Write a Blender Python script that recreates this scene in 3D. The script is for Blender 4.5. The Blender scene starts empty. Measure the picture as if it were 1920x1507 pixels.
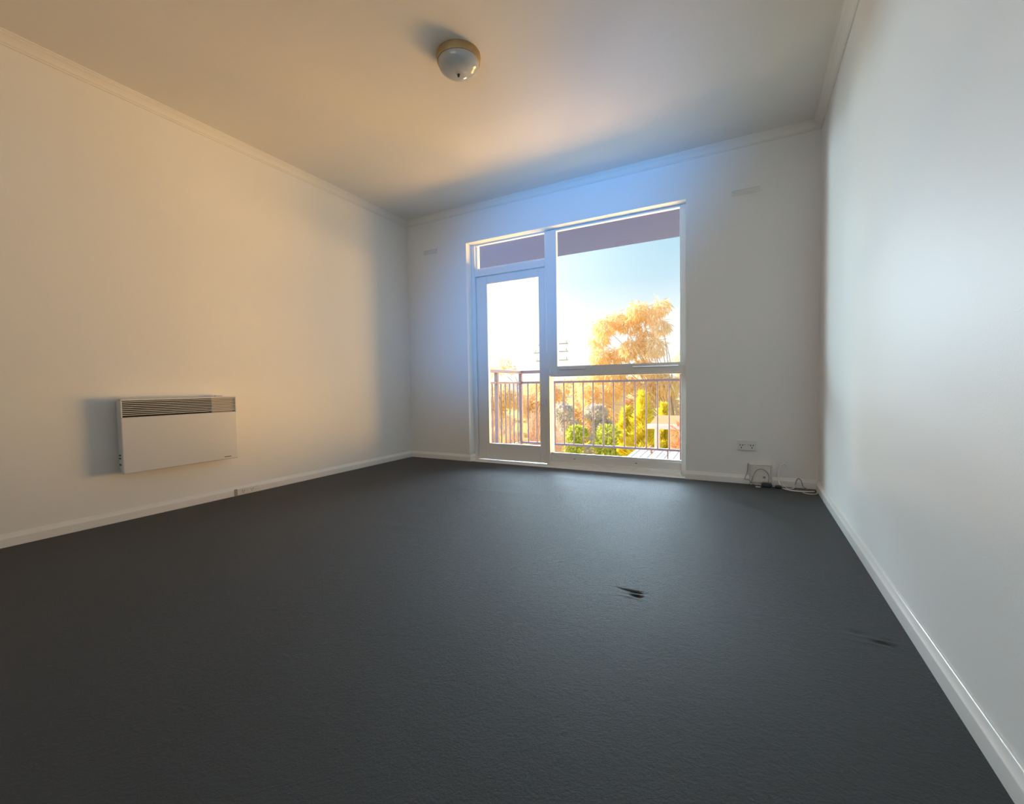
import bpy, bmesh, math, random
import numpy as np
from mathutils import Vector, Matrix

random.seed(7)
rng = np.random.default_rng(7)
C = bpy.context.scene.collection
SC = bpy.context.scene

# ------------------------------------------------------------------ camera
HC = 0.7220
cam_data = bpy.data.cameras.new('camera')
cam_data.sensor_fit = 'HORIZONTAL'
cam_data.sensor_width = 36.0
cam_data.lens = 822.84 / 1920 * 36.0
cam_data.clip_start = 0.05
cam_data.clip_end = 600
cam = bpy.data.objects.new('camera', cam_data)
C.objects.link(cam)
YAW, PITCH, ROLL = 0.492594, -0.037654, -0.015495
fw = Vector((-math.sin(YAW) * math.cos(PITCH), math.cos(YAW) * math.cos(PITCH), math.sin(PITCH)))
rt = Vector((math.cos(YAW), math.sin(YAW), 0))
up = rt.cross(fw)
rt2 = rt * math.cos(ROLL) + up * math.sin(ROLL)
up2 = up * math.cos(ROLL) - rt * math.sin(ROLL)
cam.matrix_world = Matrix(((rt2.x, up2.x, -fw.x, 0), (rt2.y, up2.y, -fw.y, 0), (rt2.z, up2.z, -fw.z, HC), (0, 0, 0, 1)))
SC.camera = cam

# ------------------------------------------------------------------ colour management
SC.view_settings.view_transform = 'Standard'
SC.view_settings.look = 'None'
SC.view_settings.gamma = 1.0
SC.view_settings.use_curve_mapping = False
SC.view_settings.exposure = 0.0
SC.cycles.max_bounces = 10
SC.cycles.diffuse_bounces = 6
SC.cycles.transparent_max_bounces = 16
SC.cycles.sample_clamp_indirect = 6.0

# ------------------------------------------------------------------ world: late sun low on the left, pale horizon, blue above
SUN_DIR = Vector((-0.90, 0.12, 0.42)).normalized()
w = bpy.data.worlds.new('sky')
SC.world = w
w.use_nodes = True
nt = w.node_tree
nt.nodes.clear()
N = nt.nodes.new
out = N('ShaderNodeOutputWorld'); bg = N('ShaderNodeBackground')
tc = N('ShaderNodeTexCoord'); sep = N('ShaderNodeSeparateXYZ')
nt.links.new(tc.outputs['Generated'], sep.inputs[0])
ramp = N('ShaderNodeValToRGB')
e = ramp.color_ramp.elements
e[0].position = 0.0; e[0].color = (0.80, 0.72, 0.62, 1)
e[1].position = 1.0; e[1].color = (0.10, 0.28, 0.70, 1)
for pos, col in ((0.02, (1.15, 1.12, 1.08, 1)), (0.13, (1.12, 1.16, 1.18, 1)), (0.22, (0.70, 0.93, 1.05, 1)), (0.32, (0.54, 0.84, 1.02, 1)), (0.6, (0.2, 0.46, 0.9, 1))):
    q = e.new(pos); q.color = col
nt.links.new(sep.outputs['Z'], ramp.inputs[0])
dot = N('ShaderNodeVectorMath'); dot.operation = 'DOT_PRODUCT'
nt.links.new(tc.outputs['Generated'], dot.inputs[0]); dot.inputs[1].default_value = SUN_DIR
mr = N('ShaderNodeMapRange'); mr.inputs[1].default_value = 0.35; mr.inputs[2].default_value = 1.0
mr.inputs[3].default_value = 0.0; mr.inputs[4].default_value = 1.0
nt.links.new(dot.outputs['Value'], mr.inputs[0])
pw = N('ShaderNodeMath'); pw.operation = 'POWER'; pw.inputs[1].default_value = 1.5
nt.links.new(mr.outputs[0], pw.inputs[0])
glow = N('ShaderNodeMix'); glow.data_type = 'RGBA'; glow.blend_type = 'ADD'
nt.links.new(pw.outputs[0], glow.inputs['Factor'])
nt.links.new(ramp.outputs[0], glow.inputs['A']); glow.inputs['B'].default_value = (2.2, 2.0, 1.7, 1)
nt.links.new(glow.outputs['Result'], bg.inputs[0])
bg.inputs[1].default_value = 1.0
nt.links.new(bg.outputs[0], out.inputs[0])

def aim(o, target):
    o.rotation_euler = (Vector(target) - o.location).to_track_quat('-Z', 'Y').to_euler()

def light(name, kind, loc, target, energy, color, size=None, size_y=None, **kw):
    d = bpy.data.lights.new(name, kind)
    d.energy = energy; d.color = color
    if size is not None:
        if kind == 'AREA':
            d.shape = 'RECTANGLE'; d.size = size; d.size_y = size_y or size
        else:
            d.shadow_soft_size = size
    for k, v in kw.items():
        setattr(d, k, v)
    o = bpy.data.objects.new(name, d); C.objects.link(o)
    o.location = loc; aim(o, target)
    return o

sun = light('sun', 'SUN', SUN_DIR * 40, (0, 0, 0), 12.0, (1.0, 0.86, 0.66), angle=math.radians(1.0))
# daylight reaching the window: sunlit lawn and roofs below, bright sky low on the left
light('lawn_bounce', 'AREA', (1.7, 7.6, 0.05), (-2.6, 2.3, 1.0), 560, (1.0, 0.54, 0.14), 3.4, 1.8)
light('lawn_front', 'AREA', (-0.6, 8.6, -0.9), (-0.9, 1.6, 2.4), 310, (1.0, 0.48, 0.10), 4.0, 1.4)
light('sky_light', 'AREA', (-6.0, 6.9, 2.4), (0.3, 1.9, 0.7), 470, (0.60, 0.86, 1.0), 3.2, 1.5)
light('sky_side', 'AREA', (-7.6, 5.5, 1.45), (0.4, 3.0, 0.9), 800, (0.66, 0.88, 1.0), 2.2, 1.4)
light('sky_front', 'AREA', (-2.6, 9.5, 2.15), (-0.9, 1.6, 0.0), 980, (0.66, 0.845, 1.0), 4.6, 1.2)
light('roof_glint', 'AREA', (-4.6, 8.6, -0.45), (-1.5, 2.9, 2.4), 70, (1.0, 0.66, 0.40), 0.5, 0.3)
# added fill lamps behind the camera; no window stands there
light('rear_fill', 'AREA', (-0.9, -1.9, 1.6), (-1.2, 3.5, 1.6), 4.0, (0.80, 0.95, 1.0), 1.8, 1.2, spread=math.radians(95))
rs = light('blue_flare_fill', 'SPOT', (0.15, -2.0, 0.3), (-1.45, 3.33, 1.80), 1200, (0.02, 0.35, 1.0), 0.25, spot_size=math.radians(38), spot_blend=1.0)
fwd_ = (Vector((-1.45, 3.33, 1.80)) - rs.location).normalized(); rgt_ = fwd_.cross(Vector((0, 0, 1))).normalized(); upv_ = rgt_.cross(fwd_)
ex_ = (rgt_ + upv_).normalized(); ez_ = -fwd_; ey_ = ez_.cross(ex_)
rs.rotation_euler = Matrix((ex_, ey_, ez_)).transposed().to_euler(); rs.scale = (1.0, 0.5, 1.0)   # added blue spot imitates lens-flare glow; cone squeezed along a diagonal

# ------------------------------------------------------------------ materials
def mat(name, color, rough=0.6, metal=0.0, bump=None, vary=None, spec=0.5, sheen=0.0, coat=0.0):
    m = bpy.data.materials.new(name); m.use_nodes = True
    t = m.node_tree; b = t.nodes['Principled BSDF']
    b.inputs['Base Color'].default_value = (*color, 1)
    b.inputs['Roughness'].default_value = rough
    b.inputs['Metallic'].default_value = metal
    b.inputs['Specular IOR Level'].default_value = spec
    if sheen:
        b.inputs['Sheen Weight'].default_value = sheen
        b.inputs['Sheen Roughness'].default_value = 0.26
    if coat:
        b.inputs['Coat Weight'].default_value = coat
    tcn = t.nodes.new('ShaderNodeTexCoord')
    if vary:
        scale, amt = vary
        n = t.nodes.new('ShaderNodeTexNoise'); n.inputs['Scale'].default_value = scale
        n.inputs['Detail'].default_value = 4
        t.links.new(tcn.outputs['Object'], n.inputs['Vector'])
        mx = t.nodes.new('ShaderNodeMix'); mx.data_type = 'RGBA'
        mx.inputs['A'].default_value = (*[c * (1 - amt) for c in color], 1)
        mx.inputs['B'].default_value = (*[min(1, c * (1 + amt)) for c in color], 1)
        t.links.new(n.outputs['Fac'], mx.inputs['Factor'])
        t.links.new(mx.outputs['Result'], b.inputs['Base Color'])
    if bump:
        scale, strength, dist = bump
        n2 = t.nodes.new('ShaderNodeTexNoise'); n2.inputs['Scale'].default_value = scale
        n2.inputs['Detail'].default_value = 3
        t.links.new(tcn.outputs['Object'], n2.inputs['Vector'])
        bp = t.nodes.new('ShaderNodeBump'); bp.inputs['Strength'].default_value = strength
        bp.inputs['Distance'].default_value = dist
        t.links.new(n2.outputs['Fac'], bp.inputs['Height'])
        t.links.new(bp.outputs['Normal'], b.inputs['Normal'])
    return m

M = {}
M['wall'] = mat('wall_paint', (0.79, 0.78, 0.755), 0.55, bump=(180, 0.06, 0.004), spec=0.35)
M['ceil'] = mat('ceiling_paint', (0.80, 0.77, 0.72), 0.8, bump=(160, 0.05, 0.004), spec=0.2)
M['trim'] = mat('gloss_trim_paint', (0.80, 0.785, 0.755), 0.18, spec=0.5)
M['frame'] = mat('window_frame_paint', (0.74, 0.72, 0.69), 0.35, spec=0.5)
M['alu'] = mat('aluminium', (0.75, 0.76, 0.78), 0.3, metal=0.9)
M['carpet'] = mat('carpet_pile', (0.05, 0.048, 0.045), 0.54, spec=0.32, sheen=0.24)
M['heater'] = mat('heater_enamel', (0.64, 0.635, 0.635), 0.35)
M['dark'] = mat('dark_slot', (0.02, 0.018, 0.015), 0.8)
M['element'] = mat('heater_element', (0.30, 0.27, 0.25), 0.5)
M['mark'] = mat('dark_print', (0.03, 0.03, 0.03), 0.5)
M['brass'] = mat('aged_brass', (0.46, 0.33, 0.17), 0.5, metal=0.7, vary=(30, 0.25))
M['opal'] = mat('opal_glass', (0.46, 0.46, 0.44), 0.07, spec=0.6)
M['bronze'] = mat('dark_bronze', (0.10, 0.08, 0.06), 0.4, metal=0.6)
M['plastic'] = mat('white_plastic', (0.72, 0.71, 0.67), 0.3)
M['plastic_dim'] = mat('painted_plastic', (0.74, 0.70, 0.65), 0.45)
M['black'] = mat('black_plastic', (0.03, 0.035, 0.045), 0.45)
M['cable_w'] = mat('white_cable_sheath', (0.80, 0.78, 0.74), 0.4)
M['cable_g'] = mat('grey_cable_sheath', (0.30, 0.28, 0.26), 0.5)
M['rail'] = mat('rail_paint', (0.16, 0.12, 0.16), 0.5)
M['slab'] = mat('concrete', (0.50, 0.46, 0.43), 0.9, bump=(40, 0.2, 0.01), vary=(3, 0.1))
M['soffit'] = mat('soffit_flare_blue', (0.058, 0.074, 0.18), 0.9, spec=0.05)  # base colour takes on the blue of lens flare, not its own paint
M['lawn'] = mat('dry_lawn', (0.62, 0.56, 0.16), 0.95, vary=(1.5, 0.35), bump=(20, 0.5, 0.05))
M['bark'] = mat('pale_bark', (0.62, 0.50, 0.42), 0.9, vary=(6, 0.3))
M['twig'] = mat('pink_twig', (0.72, 0.48, 0.38), 0.9)
M['iron'] = mat('corrugated_iron', (0.86, 0.80, 0.74), 0.5, metal=0.0)
M['rust'] = mat('rusty_pipe', (0.50, 0.24, 0.14), 0.7)
M['house'] = mat('house_render', (0.86, 0.70, 0.48), 0.9)
M['white'] = mat('exterior_white', (0.88, 0.86, 0.83), 0.5)
M['tileroof'] = mat('terracotta_roof', (0.75, 0.36, 0.18), 0.8)
M['pole'] = mat('weathered_pole', (0.62, 0.58, 0.54), 0.9)

def glass():
    m = bpy.data.materials.new('clear_pane'); m.use_nodes = True
    t = m.node_tree; t.nodes.clear()
    o = t.nodes.new('ShaderNodeOutputMaterial'); mx = t.nodes.new('ShaderNodeMixShader')
    tr = t.nodes.new('ShaderNodeBsdfTransparent'); gl = t.nodes.new('ShaderNodeBsdfGlossy')
    gl.inputs['Roughness'].default_value = 0.02
    g = t.nodes.new('ShaderNodeNewGeometry'); dt = t.nodes.new('ShaderNodeVectorMath'); dt.operation = 'DOT_PRODUCT'
    t.links.new(g.outputs['Incoming'], dt.inputs[0]); t.links.new(g.outputs['Normal'], dt.inputs[1])
    ab = t.nodes.new('ShaderNodeMath'); ab.operation = 'ABSOLUTE'; t.links.new(dt.outputs['Value'], ab.inputs[0])
    om = t.nodes.new('ShaderNodeMath'); om.operation = 'SUBTRACT'; om.inputs[0].default_value = 1.0; t.links.new(ab.outputs[0], om.inputs[1])
    p5 = t.nodes.new('ShaderNodeMath'); p5.operation = 'POWER'; p5.inputs[1].default_value = 5.0; t.links.new(om.outputs[0], p5.inputs[0])
    fr = t.nodes.new('ShaderNodeMath'); fr.operation = 'MULTIPLY_ADD'; fr.inputs[1].default_value = 0.96; fr.inputs[2].default_value = 0.03; t.links.new(p5.outputs[0], fr.inputs[0])
    tr.inputs['Color'].default_value = (0.97, 0.98, 0.98, 1)
    t.links.new(fr.outputs[0], mx.inputs[0]); t.links.new(tr.outputs[0], mx.inputs[1]); t.links.new(gl.outputs[0], mx.inputs[2])
    t.links.new(mx.outputs[0], o.inputs[0])
    return m
M['glass'] = glass()

def leaf_mat(name, a, b, trans=0.35):
    m = bpy.data.materials.new(name); m.use_nodes = True
    t = m.node_tree; t.nodes.clear()
    o = t.nodes.new('ShaderNodeOutputMaterial'); mx = t.nodes.new('ShaderNodeMixShader'); mx.inputs[0].default_value = trans
    d = t.nodes.new('ShaderNodeBsdfDiffuse'); tl = t.nodes.new('ShaderNodeBsdfTranslucent')
    g = t.nodes.new('ShaderNodeNewGeometry'); cr = t.nodes.new('ShaderNodeMix'); cr.data_type = 'RGBA'
    cr.inputs['A'].default_value = (*a, 1); cr.inputs['B'].default_value = (*b, 1)
    t.links.new(g.outputs['Random Per Island'], cr.inputs['Factor'])
    t.links.new(cr.outputs['Result'], d.inputs[0]); t.links.new(cr.outputs['Result'], tl.inputs[0])
    t.links.new(d.outputs[0], mx.inputs[1]); t.links.new(tl.outputs[0], mx.inputs[2]); t.links.new(mx.outputs[0], o.inputs[0])
    return m
M['leaf_gold'] = leaf_mat('gold_leaf', (0.95, 0.70, 0.38), (0.98, 0.86, 0.58))
M['leaf_amber'] = leaf_mat('amber_leaf', (0.93, 0.66, 0.36), (0.97, 0.78, 0.48))
M['leaf_brown'] = leaf_mat('tan_leaf', (0.92, 0.70, 0.48), (0.97, 0.84, 0.62))
M['leaf_lime'] = leaf_mat('lime_needle', (0.85, 0.74, 0.06), (0.95, 0.86, 0.16))
M['leaf_green'] = leaf_mat('green_leaf', (0.42, 0.52, 0.10), (0.78, 0.78, 0.20))
M['leaf_grey'] = leaf_mat('grey_leaf', (0.58, 0.57, 0.54), (0.76, 0.70, 0.66))
M['leaf_red'] = leaf_mat('red_leaf', (0.80, 0.22, 0.10), (0.88, 0.42, 0.18))
M['leaf_pale'] = leaf_mat('pale_leaf', (0.92, 0.74, 0.52), (0.96, 0.84, 0.62))

# carpet: pile grain in colour and relief, lightly trodden tone
t = M['carpet'].node_tree; b = t.nodes['Principled BSDF']
tcn = t.nodes.new('ShaderNodeTexCoord')
n1 = t.nodes.new('ShaderNodeTexNoise'); n1.inputs['Scale'].default_value = 150; n1.inputs['Detail'].default_value = 8; n1.inputs['Roughness'].default_value = 0.78
n2 = t.nodes.new('ShaderNodeTexNoise'); n2.inputs['Scale'].default_value = 2.2; n2.inputs['Detail'].default_value = 5
n3 = t.nodes.new('ShaderNodeTexNoise'); n3.inputs['Scale'].default_value = 45; n3.inputs['Detail'].default_value = 9; n3.inputs['Roughness'].default_value = 0.8
for n in (n1, n2, n3):
    t.links.new(tcn.outputs['Object'], n.inputs['Vector'])
add = t.nodes.new('ShaderNodeMath'); add.operation = 'ADD'
ml = t.nodes.new('ShaderNodeMath'); ml.operation = 'MULTIPLY'; ml.inputs[1].default_value = 0.55
t.links.new(n2.outputs['Fac'], ml.inputs[0]); t.links.new(n1.outputs['Fac'], add.inputs[0]); t.links.new(ml.outputs[0], add.inputs[1])
crp = t.nodes.new('ShaderNodeValToRGB')
crp.color_ramp.elements[0].position = 0.55; crp.color_ramp.elements[0].color = (0.003, 0.0026, 0.0022, 1)
crp.color_ramp.elements[1].position = 1.05; crp.color_ramp.elements[1].color = (0.016, 0.0138, 0.0114, 1)
t.links.new(add.outputs[0], crp.inputs[0]); t.links.new(crp.outputs[0], b.inputs['Base Color'])
ad2 = t.nodes.new('ShaderNodeMath'); ad2.operation = 'ADD'
t.links.new(n1.outputs['Fac'], ad2.inputs[0]); t.links.new(n3.outputs['Fac'], ad2.inputs[1])
bp = t.nodes.new('ShaderNodeBump'); bp.inputs['Strength'].default_value = 1.0; bp.inputs['Distance'].default_value = 0.010
t.links.new(ad2.outputs[0], bp.inputs['Height']); t.links.new(bp.outputs['Normal'], b.inputs['Normal'])

# ------------------------------------------------------------------ mesh helpers
class MB:
    def __init__(self):
        self.v = []; self.f = []
    def add(self, vs, fs):
        o = len(self.v); self.v += [tuple(p) for p in vs]; self.f += [tuple(i + o for i in f) for f in fs]; return self
    def box(self, x0, x1, y0, y1, z0, z1, c=0.0):
        if c <= 0:
            vs = [(x, y, z) for z in (z0, z1) for y in (y0, y1) for x in (x0, x1)]
            return self.add(vs, [(0, 2, 3, 1), (4, 5, 7, 6), (0, 1, 5, 4), (2, 6, 7, 3), (0, 4, 6, 2), (1, 3, 7, 5)])
        bm = bmesh.new(); bmesh.ops.create_cube(bm, size=1)
        for vv in bm.verts:
            vv.co = Vector(((x0 + x1) / 2 + vv.co.x * (x1 - x0), (y0 + y1) / 2 + vv.co.y * (y1 - y0), (z0 + z1) / 2 + vv.co.z * (z1 - z0)))
        bmesh.ops.bevel(bm, geom=bm.edges[:], offset=c, segments=2, profile=0.5, affect='EDGES')
        bm.verts.index_update()
        self.add([vv.co for vv in bm.verts], [[q.index for q in ff.verts] for ff in bm.faces]); bm.free(); return self
    def sweep(self, prof, a, b, ax_u, ax_v):
        """extrude a closed 2-D profile (list of (u,v)) from a to b."""
        a, b, u, v = Vector(a), Vector(b), Vector(ax_u), Vector(ax_v); n = len(prof)
        vs = [a + u * p + v * q for p, q in prof] + [b + u * p + v * q for p, q in prof]
        fs = [(i, (i + 1) % n, n + (i + 1) % n, n + i) for i in range(n)]
        return self.add(vs, fs + [tuple(range(n))[::-1], tuple(range(n, 2 * n))])
    def lathe(self, prof, c, n=40):
        c = Vector(c); vs = []; fs = []; m = len(prof)
        for i in range(n):
            a = 2 * math.pi * i / n
            for r, z in prof:
                vs.append(c + Vector((r * math.cos(a), r * math.sin(a), z)))
        for i in range(n):
            for j in range(m - 1):
                k = (i + 1) % n
                fs.append((i * m + j, k * m + j, k * m + j + 1, i * m + j + 1))
        return self.add(vs, fs)
    def tube(self, pts, r, n=8, r1=None):
        pts = [Vector(p) for p in pts]; m = len(pts); vs = []; fs = []
        ref = None
        for i, p in enumerate(pts):
            d = (pts[min(i + 1, m - 1)] - pts[max(i - 1, 0)]).normalized()
            if ref is None:
                ref = d.orthogonal().normalized()
            ref = (ref - d * ref.dot(d)).normalized(); s = d.cross(ref)
            rr = r if r1 is None else r + (r1 - r) * i / max(1, m - 1)
            for k in range(n):
                a = 2 * math.pi * k / n
                vs.append(p + (ref * math.cos(a) + s * math.sin(a)) * rr)
        for i in range(m - 1):
            for k in range(n):
                fs.append((i * n + k, i * n + (k + 1) % n, (i + 1) * n + (k + 1) % n, (i + 1) * n + k))
        return self.add(vs, fs + [tuple(range(n))[::-1], tuple(range((m - 1) * n, m * n))])
    def build(self, name, m, parent=None, smooth=False):
        me = bpy.data.meshes.new(name); me.from_pydata([tuple(p) for p in self.v], [], self.f)
        bm = bmesh.new(); bm.from_mesh(me); bmesh.ops.recalc_face_normals(bm, faces=bm.faces[:]); bm.to_mesh(me); bm.free()
        me.materials.append(m)
        if smooth:
            me.polygons.foreach_set('use_smooth', [True] * len(me.polygons))
            me.set_sharp_from_angle(angle=math.radians(40))
        me.update()
        o = bpy.data.objects.new(name, me); C.objects.link(o)
        if parent is not None:
            o.parent = parent; o.matrix_parent_inverse = parent.matrix_world.inverted()
        return o

def tag(o, label=None, cat=None, group=None, kind=None):
    if label: o['label'] = label
    if cat: o['category'] = cat
    if group: o['group'] = group
    if kind: o['kind'] = kind
    return o

def empty(name, loc, **kw):
    o = bpy.data.objects.new(name, None); C.objects.link(o); o.location = loc
    o.empty_display_size = 0.1
    o.matrix_world = Matrix.Translation(loc)
    return tag(o, **kw)

def struct(o, label, cat):
    return tag(o, label, cat, kind='structure')

def spline(pts, k=8):
    """Catmull-Rom through pts."""
    P = [Vector(p) for p in pts]; P = [P[0] * 2 - P[1]] + P + [P[-1] * 2 - P[-2]]; r = []
    for i in range(1, len(P) - 2):
        for j in range(k):
            s = j / k; a, b2, c, d = P[i - 1:i + 3]
            r.append(0.5 * (2 * b2 + (c - a) * s + (2 * a - 5 * b2 + 4 * c - d) * s * s + (3 * b2 - a - 3 * c + d) * s ** 3))
    return r + [P[-2]]

# ------------------------------------------------------------------ room shell
L, R, D, H = -3.0756, 0.4175, 3.5122, 2.40
YB = -2.2                      # wall behind the camera
OX0, OX1, OZ = -2.355, -0.404, 2.074   # window opening in the far wall
DW = D + 0.24                  # outer face of the far wall

# floor: carpet with rucks and furniture dents modelled in the mesh
nx, ny = 175, 290
xs = np.linspace(L, R, nx); ys = np.linspace(YB, D, ny)
X, Y = np.meshgrid(xs, ys)
Z = np.zeros_like(X)
def ruck(cx, cy, ang, ln, wd, h):
    global Z
    u = (X - cx) * math.cos(ang) + (Y - cy) * math.sin(ang); v = -(X - cx) * math.sin(ang) + (Y - cy) * math.cos(ang)
    Z += h * np.exp(-(u / ln) ** 2 - (v / wd) ** 2)
for i in range(26):
    ruck(rng.uniform(-2.6, 0.2), rng.uniform(1.7, 3.35), rng.uniform(-0.25, 0.25), rng.uniform(0.15, 0.5), rng.uniform(0.02, 0.05), rng.uniform(0.0006, 0.002))
Z = np.minimum(Z, 0.004)
edge = np.minimum(np.minimum(X - L, R - X), D - Y); Z *= np.clip(edge / 0.15, 0, 1)
idx = np.arange(nx * ny).reshape(ny, nx)
faces = np.stack([idx[:-1, :-1], idx[:-1, 1:], idx[1:, 1:], idx[1:, :-1]], -1).reshape(-1, 4)
# refine around dents
bm = bmesh.new()
vv = [bm.verts.new((float(a), float(b_), float(c))) for a, b_, c in zip(X.ravel(), Y.ravel(), Z.ravel())]
for fc in faces.tolist():
    bm.faces.new([vv[i] for i in fc])
dents = [(-0.34, 1.505), (0.315, 1.525), (-0.363, 3.109)]
sel = set()
for cx, cy in dents:
    for e_ in bm.edges:
        m_ = (e_.verts[0].co + e_.verts[1].co) / 2
        if abs(m_.x - cx) < 0.11 and abs(m_.y - cy) < 0.10:
            sel.add(e_)
bmesh.ops.subdivide_edges(bm, edges=list(sel), cuts=4, use_grid_fill=True)
def dent(p, cx, cy, parts):
    z = 0
    for dx, dy, lx, ly, h in parts:
        z += h * math.exp(-((p.x - cx - dx) / lx) ** 2 - ((p.y - cy - dy) / ly) ** 2)
    return z
DP = [
    [(0.0, 0.012, 0.038, 0.010, -0.016), (0.012, -0.018, 0.022, 0.008, -0.014), (0.006, -0.004, 0.03, 0.006, 0.005), (-0.01, -0.034, 0.04, 0.008, 0.006), (-0.05, 0.014, 0.03, 0.006, -0.005)],
    [(-0.035, 0.02, 0.022, 0.012, -0.009), (0.02, -0.012, 0.03, 0.010, -0.009), (0.0, 0.002, 0.05, 0.006, 0.004), (0.03, 0.012, 0.02, 0.006, -0.005), (-0.01, -0.03, 0.05, 0.008, 0.004)],
    [(0.0, 0.01, 0.05, 0.012, -0.008), (0.02, -0.015, 0.03, 0.01, 0.004)],
]
for vtx in bm.verts:
    for (cx, cy), parts in zip(dents, DP):
        if abs(vtx.co.x - cx) < 0.13 and abs(vtx.co.y - cy) < 0.12:
            vtx.co.z += 0.38 * dent(vtx.co, cx, cy, parts)
me = bpy.data.meshes.new('floor'); bm.to_mesh(me); bm.free(); me.materials.append(M['carpet'])
me.polygons.foreach_set('use_smooth', [True] * len(me.polygons))
fl = bpy.data.objects.new('floor', me); C.objects.link(fl)
struct(fl, 'charcoal grey pile carpet with furniture dents covering the floor', 'carpet')

struct(MB().box(L - 0.12, L, YB - 0.12, DW, -0.02, H + 0.1).build('wall_left', M['wall']), 'cream painted wall on the left carrying the panel heater', 'wall')
struct(MB().box(R, R + 0.12, YB - 0.12, DW, -0.02, H + 0.1).build('wall_right', M['wall']), 'bare white wall on the right catching daylight', 'wall')
struct(MB().box(L, R, YB - 0.12, YB, -0.02, H + 0.1).build('wall_rear', M['wall']), 'plain white wall behind the viewpoint', 'wall')
wb = MB()
wb.box(L, OX0, D, DW, -0.02, H + 0.1)
wb.box(OX1, R, D, DW, -0.02, H + 0.1)
wb.box(OX0, OX1, D, 3.606, OZ, H + 0.1)
wb.box(OX0, OX1, 3.606, DW, 2.22, H + 0.1)
wb.box(OX0, OX1, D, DW, -0.15, 0.0)
struct(wb.build('wall_back', M['wall']), 'shaded wall around the balcony door and window', 'wall')
struct(MB().box(L, R, YB, D, H, H + 0.1).build('ceiling', M['ceil']), 'flat white ceiling with one round light fitting', 'ceiling')

# cornice: small stepped cove
CW = 0.051
cove = [(0, 0), (0, -CW), (0.006, -CW), (0.007, -CW + 0.006), (0.013, -CW + 0.010), (0.020, -0.030), (0.030, -0.019), (CW - 0.010, -0.012), (CW - 0.006, -0.007), (CW, -0.006), (CW, 0)]
struct(MB().sweep(cove, (L, YB, H), (L, D, H), (1, 0, 0), (0, 0, 1)).build('trim_1', M['ceil']), 'narrow plaster cornice along the top of the left wall', 'cornice')
struct(MB().sweep(cove, (R, YB, H), (R, D, H), (-1, 0, 0), (0, 0, 1)).build('trim_2', M['ceil']), 'narrow plaster cornice along the top of the right wall', 'cornice')
struct(MB().sweep(cove, (L, D, H), (R, D, H), (0, -1, 0), (0, 0, 1)).build('trim_3', M['ceil']), 'narrow plaster cornice above the balcony door and window', 'cornice')

# skirting boards: 62 mm, splayed top
sk = [(0, 0), (0.015, 0), (0.015, 0.0385), (0.0147, 0.0405), (0.0138, 0.0422), (0.0126, 0.0436), (0.0066, 0.0578), (0.0056, 0.0600), (0.0040, 0.0614), (0.0024, 0.062), (0, 0.062)]
bl = MB()
bl.sweep(sk, (L, YB, 0), (L, D, 0), (1, 0, 0), (0, 0, 1))
struct(bl.build('baseboard_left', M['trim'], None, True), 'white painted skirting board under the panel heater', 'skirting')
struct(MB().sweep(sk, (R, YB, 0), (R, D, 0), (-1, 0, 0), (0, 0, 1)).build('baseboard_right', M['trim'], None, True), 'glossy white skirting board along the bare right wall', 'skirting')
bb = MB()
bb.sweep(sk, (L, D, 0), (OX0 + 0.0146, D, 0), (0, -1, 0), (0, 0, 1))
bb.sweep(sk, (OX0, D - 0.0147, 0), (OX0, D + 0.088, 0), (1, 0, 0), (0, 0, 1))
struct(bb.build('baseboard_back', M['trim'], None, True), 'white skirting board left of the balcony door, returning into its reveal', 'skirting')
bc = MB()
bc.sweep(sk, (OX1 - 0.006, D, 0), (R, D, 0), (0, -1, 0), (0, 0, 1))
struct(bc.build('baseboard_back_right', M['trim'], None, True), 'shaded skirting board between the window and the right corner', 'skirting')

# ------------------------------------------------------------------ window and balcony door (one joinery frame)
FY0, FY1 = 3.60, 3.70
win = empty('window_1', (-1.0, FY0, 0), label='white timber window over a low sill, sky and trees outside', cat='window', kind='structure')
MX0, MX1 = -1.585, -1.552
JR = -0.450
def part(mb, name, m, parent, label=None, smooth=False):
    o = mb.build(name, m, parent, smooth)
    if label: o['label'] = label
    return o
HZ = OZ - 0.004
part(MB().box(JR, OX1, FY0, FY1, 0.0, OZ, 0.003), 'jamb', M['frame'], win)
part(MB().box(MX0, MX1, FY0, FY1, 0.0, OZ, 0.003), 'mullion', M['frame'], win)
part(MB().box(MX1, JR, FY0 + 0.005, FY0 + 0.04, OZ - 0.010, 2.22, 0.002), 'head', M['frame'], win)
# upper sash, slightly proud, with its own stiles and rails
SX0, SX1, SZ0, SZ1 = MX1 - 0.016, JR + 0.004, 0.805, OZ - 0.006
sash = part(MB().box(SX0, SX0 + 0.098, FY0 - 0.012, FY0 + 0.03, SZ0, SZ1, 0.003), 'sash', M['frame'], win)
s2 = MB()
s2.box(SX0 + 0.098, SX1, FY0 - 0.012, FY0 + 0.03, SZ0, SZ0 + 0.078, 0.003)
part(s2, 'bottom_rail', M['frame'], sash)
part(MB().box(SX1 - 0.012, SX1, FY0 - 0.008, FY0 + 0.03, SZ0 + 0.078, SZ1, 0.002), 'side_stile', M['frame'], sash)
part(MB().box(SX0 + 0.098, SX1 - 0.012, FY0 - 0.008, FY0 + 0.03, SZ1 - 0.012, SZ1, 0.002), 'top_rail', M['frame'], sash)
part(MB().box(SX0 + 0.09, SX1 - 0.006, FY0 + 0.006, FY0 + 0.011, SZ0 + 0.07, SZ1 - 0.006), 'upper_pane', M['glass'], win)
part(MB().box(SX0 + 0.12, SX0 + 0.36, FY0 - 0.020, FY0 - 0.012, SZ0 + 0.044, SZ0 + 0.060, 0.003), 'finger_lift', M['alu'], sash, 'left metal finger lift')
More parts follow.
